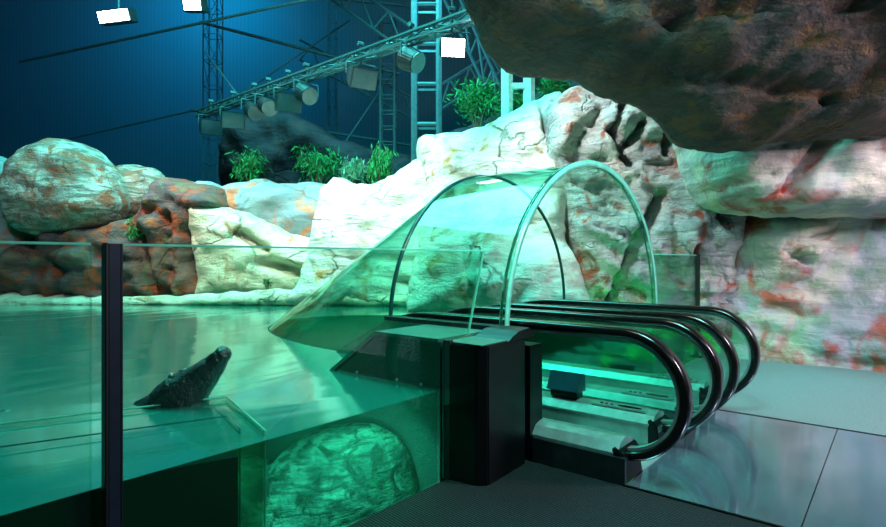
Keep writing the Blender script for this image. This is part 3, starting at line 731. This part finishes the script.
# wedge shaped box standing on the second deck
t = thing('display_box', 'blue grey wedge shaped box standing on the steel deck inside the handrail loop', 'box', (4.52, 2.16, DZ + .035))
bm = NB(); prism(bm, [(-.06, .04), (-.10, .05), (-.015, .205), (.07, .19), (.09, .04)], lambda p, y: (p[0], y, p[1]), .0, .30); bev(bm, .006); obj('housing', bm, M['sign'], t)
bm = NB(); box(bm, -.05, .06, .02, .28, -.015, .042); obj('foot', bm, M['black'], t)

# ------------------------------------------------------------------ steelwork of the hall
def lattice(name, label, cat, a, b, w, mat, r=.03, bays=8, side=None, group=None, depthw=None, cross=True):
    """four chord lattice beam from a to b"""
    a, b = Vector(a), Vector(b); t = thing(name, label, cat, a, 0, group); ax = (b - a); L = ax.length; ax.normalize()
    s = side or (ax.cross(UP).normalized() if abs(ax.z) < .9 else RGT.copy()); u2 = ax.cross(s).normalized()
    dw = depthw or w
    C = [s * (w / 2 * i) + u2 * (dw / 2 * j) for i, j in ((-1, -1), (1, -1), (1, 1), (-1, 1))]
    for c in C:
        bm = NB(); bar(bm, c, c + ax * L, r, 6); obj('chord', bm, mat, t)
    for k in range(bays + 1):
        bm = NB(); p = ax * (L * k / bays)
        for i in range(4): bar(bm, C[i] + p, C[(i + 1) % 4] + p, r * .6, 5)
        obj('brace', bm, mat, t)
        if cross and k < bays:
            bm = NB(); q = ax * (L * (k + 1) / bays)
            for i in range(4):
                x_, y_ = (C[i], C[(i + 1) % 4]) if k % 2 else (C[(i + 1) % 4], C[i])
                bar(bm, x_ + p, y_ + q, r * .5, 5)
            obj('diagonal', bm, mat, t)
    return t
def down(px, py0, py1, d): return at(px, py1, d), at(px, py0, d)
a, b = down(427, -70, 205, 14); lattice('steel_tower', 'bright teal lattice column rising behind the white rock face', 'column', a, b, .62, M['truss'], .085, 7, depthw=.5, cross=False)
a, b = down(388, 20, 205, 20); lattice('steel_tower', 'thin dark lattice column left of the bright one', 'column', a, b, .5, M['trussdark'], .05, 12, cross=False)
a, b = down(213, -40, 215, 24); lattice('steel_tower', 'faint blue lattice column at the left end of the lamp truss', 'column', a, b, .6, M['trussdark'], .03, 10)
a, b = down(332, -30, 210, 25); lattice('steel_tower', 'faint slender lattice column behind the middle of the lamp truss', 'column', a, b, .35, M['trussdark'], .025, 14)
t = thing('ladder', 'white ladder shaped steel frame between rock face and overhang', 'frame', at(517, 130, 12.0))
O = at(517, 130, 12.0)
for px in (507, 529):
    bm = NB(); bar(bm, at(px, 135, 12) - O, at(px, 40, 12) - O, .13, 4); obj('upright', bm, M['whitepaint'], t)
for py in (86, 55):
    bm = NB(); bar(bm, at(507, py, 12) - O, at(529, py, 12) - O, .08, 4); obj('rung', bm, M['whitepaint'], t)
def roof_bar(label, p, q, d0, d1, r, name='roof_beam', bays=0, mat='trussdark', w=.5):
    a, b = at(p[0], p[1], d0), at(q[0], q[1], d1)
    if bays:
        t = thing(name, label, 'beam', a); ax = b - a; s = UP * w
        for o_, nm in ((Vector((0, 0, 0)), 'lower_chord'), (s, 'upper_chord')):
            bm = NB(); bar(bm, o_, o_ + ax, r, 5); obj(nm, bm, M[mat], t)
        for k in range(bays):
            bm = NB(); bar(bm, ax * (k / bays) + (s if k % 2 else Vector()), ax * ((k + 1) / bays) + (Vector() if k % 2 else s), r * .7, 5); obj('web', bm, M[mat], t)
        return t
    bm = NB(); bar(bm, Vector((0, 0, 0)), b - a, r, 6)
    o = obj(name, bm, M[mat]); o.location = a; return tag(o, label, 'beam')
roof_bar('long thin roof beam rising from the left across the lit blue wall', (20, 62), (345, -8), 20, 16, .05)
roof_bar('thin roof beam running down rightwards below the bright ceiling lamp', (200, 22), (400, 74), 20, 20, .06)
roof_bar('slim brace rising rightwards from the lamp truss to the roof', (225, 105), (350, 20), 20, 20, .035)
roof_bar('short thin brace falling to the left end of the lamp truss', (205, 52), (240, 98), 18, 16, .03)
roof_bar('low pale beam above the shrubs', (190, 110), (415, 146), 23, 23, .06)
roof_bar('zigzag roof girder left of the bright column', (290, -30), (420, 62), 19, 17, .05, bays=9, w=.9)
roof_bar('zigzag roof girder high above the lamp truss', (250, -10), (440, 10), 22, 20, .05, bays=12, w=1.0)
roof_bar('zigzag girder falling to the right of the bright column', (440, -10), (500, 120), 16, 16, .05, bays=8, w=1.0, mat='truss')
roof_bar('zigzag girder crossing low between the bright column and the white frame', (440, 110), (520, 60), 18, 18, .05, bays=8, w=.8)
roof_bar('zigzag girder beside the thin dark column', (300, 60), (415, 120), 22, 21, .045, bays=10, w=.8)
roof_bar('diagonal tie left of the bright column', (340, 150), (415, 40), 21, 21, .04)
roof_bar('faint tie across the far left wall', (20, 150), (205, 108), 24, 22, .04)
# ------------------------------------------------------------------ lamp truss
LA, LB = at(200, 114, 16), at(560, -15, 8.6)
lt = lattice('lamp_truss', 'long pale pipe truss carrying the row of floodlights', 'truss', LA, LB, .20, M['truss'], .038, 22, depthw=.16)
lt2 = (LB - LA).normalized()
def on_truss(px):
    best = min((abs(((LA.lerp(LB, k / 400) - CAM0).dot(RGT) / (LA.lerp(LB, k / 400) - CAM0).dot(FWD)) * F + 443 - px), k) for k in range(401))
    return LA.lerp(LB, best[1] / 400)
def flood(kind, px, label, rz, lit=False, drop=.42, tilt=.5, sc=1.0):
    p = on_truss(px); t = thing('floodlight', label, 'floodlight', p, rz, 'unlit floodlights on the lamp truss' if not lit else None)
    if kind == 'box':
        bm = NB(); pts = [(-.30, -.14), (-.30, .0), (-.12, .20), (.22, .20), (.30, -.02), (.30, -.14)]
        prism(bm, [(-.27, -.23), (-.27, .23), (.02, .15), (.10, 0), (.02, -.15)], lambda q, x: Vector((x, q[0], q[1])), -.30, .30); bev(bm, .015)
        rot = Matrix.Rotation(tilt, 4, 'X'); bm.transform(Matrix.Translation((0, 0, -drop)) @ rot @ Matrix.Scale(sc, 4)); obj('lamp_housing', bm, M['lamp'], t)
        bm = NB(); box(bm, -.27, .27, -.285, -.272, -.20, .20); bm.transform(Matrix.Translation((0, 0, -drop)) @ rot @ Matrix.Scale(sc, 4)); obj('front_glass', bm, M['lit'] if lit else M['lampglass'], t)
    else:
        bm = NB(); bmesh.ops.create_cone(bm, cap_ends=True, segments=24, radius1=.24, radius2=.20, depth=.36); bev(bm, .02)
        rot = Matrix.Rotation(R(90) + tilt, 4, 'X'); bm.transform(Matrix.Translation((0, 0, -drop)) @ rot @ Matrix.Scale(sc, 4)); obj('lamp_housing', bm, M['lamp'], t)
        bm = NB(); bmesh.ops.create_cone(bm, cap_ends=True, segments=24, radius1=.20, radius2=.20, depth=.02)
        bm.transform(Matrix.Translation((0, 0, -drop)) @ rot @ Matrix.Translation((0, 0, .19)) @ Matrix.Scale(sc, 4)); obj('front_glass', bm, M['lit'] if lit else M['lampglass'], t)
    bm = NB()
    for s in (-1, 1): bar(bm, (s * .32, 0, -drop * sc), (s * .32, 0, -.16), .014, 5)
    bar(bm, (-.32, 0, -.16), (.32, 0, -.16), .014, 5); obj('yoke', bm, M['truss'], t)
    bm = NB(); bar(bm, (0, 0, -.16), (0, 0, .26), .025, 6); bar(bm, (-.06, 0, .26), (.06, 0, .26), .05, 6); obj('clamp', bm, M['truss'], t)
    return t
RZ = R(YAW - 90)
flood('box', 211, 'leftmost floodlight on the lamp truss, small and square', RZ + .5)
flood('box', 233, 'grey square floodlight second from the left end of the truss', RZ + .4)
flood('drum', 254, 'round drum lamp next to the second square floodlight', RZ + .6)
flood('drum', 268, 'round drum lamp left of the big square floodlight', RZ + .6)
flood('box', 288, 'big square floodlight in the middle of the clustered row', RZ + .4)
flood('drum', 306, 'rightmost round lamp of the clustered row', RZ + .8)
flood('box', 361, 'large square floodlight hanging alone right of the cluster', RZ + .5, sc=.95)
flood('drum', 411, 'round lamp hanging just left of the bright column', RZ + 1.0, drop=.42)
flood('box', 452, 'brightly lit floodlight shining beside the bright column', RZ + .1, lit=True, drop=.46, tilt=.25, sc=.75)
def ceiling_lamp(label, p, w, h, tilt, roll):
    t = thing('ceiling_lamp', label, 'lamp', p, RZ)
    bm = NB(); box(bm, -w / 2 - .05, w / 2 + .05, -.02, .35, -h / 2 - .04, h / 2 + .04); bev(bm, .02)
    m = Matrix.Rotation(roll, 4, 'Y') @ Matrix.Rotation(tilt, 4, 'X'); bm.transform(m); obj('lamp_housing', bm, M['lamp'], t)
    bm = NB(); box(bm, -w / 2, w / 2, -.04, -.021, -h / 2, h / 2); bm.transform(m); obj('lamp_glass', bm, M['lit'], t)
    bm = NB(); bar(bm, (0, .2, h / 2), (0, .2, 3.0), .03, 6); obj('hanger', bm, M['trussdark'], t)
ceiling_lamp('slanted lit ceiling lamp at the top left corner', at(114, 16, 14), .75, .26, .3, -.12)
ceiling_lamp('lit round headed ceiling lamp at the top edge above the blue wall', at(192, 1, 14), .42, .42, .3, 0)

# ------------------------------------------------------------------ shrubs
def shrub(name, label, px, py0, py1, d, w, mat, seed, droop=.5, n=900, leaf=.09, stems=4):
    base = at(px, py1, d); H = (py1 - py0) / F * d; rw = w / F * d / 2
    t = thing(name, label, 'shrub', base); rnd = random.Random(seed)
    bs = NB(); bl = NB(); ends = []
    for k in range(stems * 4):
        an = rnd.uniform(0, 6.28); rr = rw * rnd.uniform(.1, .8)
        e = Vector((math.cos(an) * rr, math.sin(an) * rr, H * rnd.uniform(.45, .92)))
        m = e * .5 + Vector((0, 0, H * .08)); bar(bs, (0, 0, -.15 if H > .6 else .0), m, .018, 5, .012); bar(bs, m, e, .012, 5, .005); ends.append((m, e))
    for k in range(n):
        m, e = rnd.choice(ends); c = m.lerp(e, rnd.uniform(.2, 1.15)); off = Vector((rnd.gauss(0, 1), rnd.gauss(0, 1), rnd.gauss(0, 1))) * rw * .22
        c = c + off; c.z -= droop * abs(off.x) * 1.2
        c.z = max(.0, min(H, c.z)); s = leaf * rnd.uniform(.6, 1.3)
        dr = Vector((rnd.gauss(0, .5), rnd.gauss(0, .5), -droop * 1.5 + rnd.gauss(0, .4))).normalized(); sd = dr.cross(Vector((rnd.random(), rnd.random(), rnd.random())) - Vector((.5,) * 3)).normalized()
        q = [c, c + dr * s + sd * s * .22, c + dr * s * 2.1, c + dr * s - sd * s * .22]
        bl.faces.new([bl.verts.new(x) for x in q])
    obj('stems', bs, M['stem'], t); obj('foliage', bl, mat, t)
shrub('shrub', 'dark green shrub with a pale bent stem, leftmost on the rocks', 250, 146, 184, 15.0, 40, M['leaf'], 1)
shrub('shrub', 'bushy green shrub in the middle of the rock top', 318, 144, 184, 14.6, 46, M['leaf'], 2)
shrub('shrub', 'low pale shrub left of the drooping tree', 354, 156, 184, 14.0, 30, M['leafpale'], 3, n=500)
shrub('shrub', 'small bright drooping tree on the white rock', 379, 140, 184, 13.8, 30, M['leaf'], 4, droop=1.2, n=900)
shrub('shrub', 'green trailing moss plant on the left red brown rocks', 135, 214, 240, 12.0, 30, M['leaf'], 5, n=500, leaf=.06)
shrub('fern', 'tall green fern right of the bright column', 478, 86, 134, 13.0, 54, M['leaf'], 6, droop=-.2, n=900)
shrub('fern', 'bright green fern just under the dark overhang', 556, 74, 106, 12.6, 50, M['leaf'], 7, droop=.1, n=800)
shrub('fern', 'green leaves showing through the white ladder frame', 516, 92, 122, 13.2, 34, M['leaf'], 8, droop=.1, n=500)
shrub('waterside_plant', 'tiny green plant at the far waterline right of the cream block', 268, 276, 298, 11.8, 10, M['leaf'], 9, droop=-.4, n=160, leaf=.05, stems=2)
shrub('waterside_plant', 'yellow green tuft at the waterline near the tunnel tip', 302, 280, 298, 11.6, 22, M['leafpale'], 10, droop=-.2, n=200, leaf=.05, stems=2)

# ------------------------------------------------------------------ shared groups of the repeats
GROUPS = {'boulder': 'boulders at the left end of the pool', 'rock_outcrop': 'rocks along the far side of the pool', 'rock_cliff': 'tall rock faces around the tunnel', 'submerged_rock': 'sunken rocks behind the front glass',
          'glass_barrier': 'clear barrier panes along the pool', 'barrier_post': 'posts of the glass barrier', 'escalator': 'pair of escalators', 'steel_tower': 'lattice columns of the hall', 'roof_beam': 'steel beams under the hall roof',
          'floodlight': 'floodlights on the lamp truss', 'ceiling_lamp': 'lit ceiling lamps at the upper left', 'shrub': 'shrubs on the rocks', 'fern': 'ferns beside the steel columns', 'waterside_plant': 'little plants at the far waterline'}
for o in S.objects:
    if o.parent is None and o.get('category'):
        k = o.name.split('.')[0]
        if k in GROUPS: o['group'] = GROUPS[k]
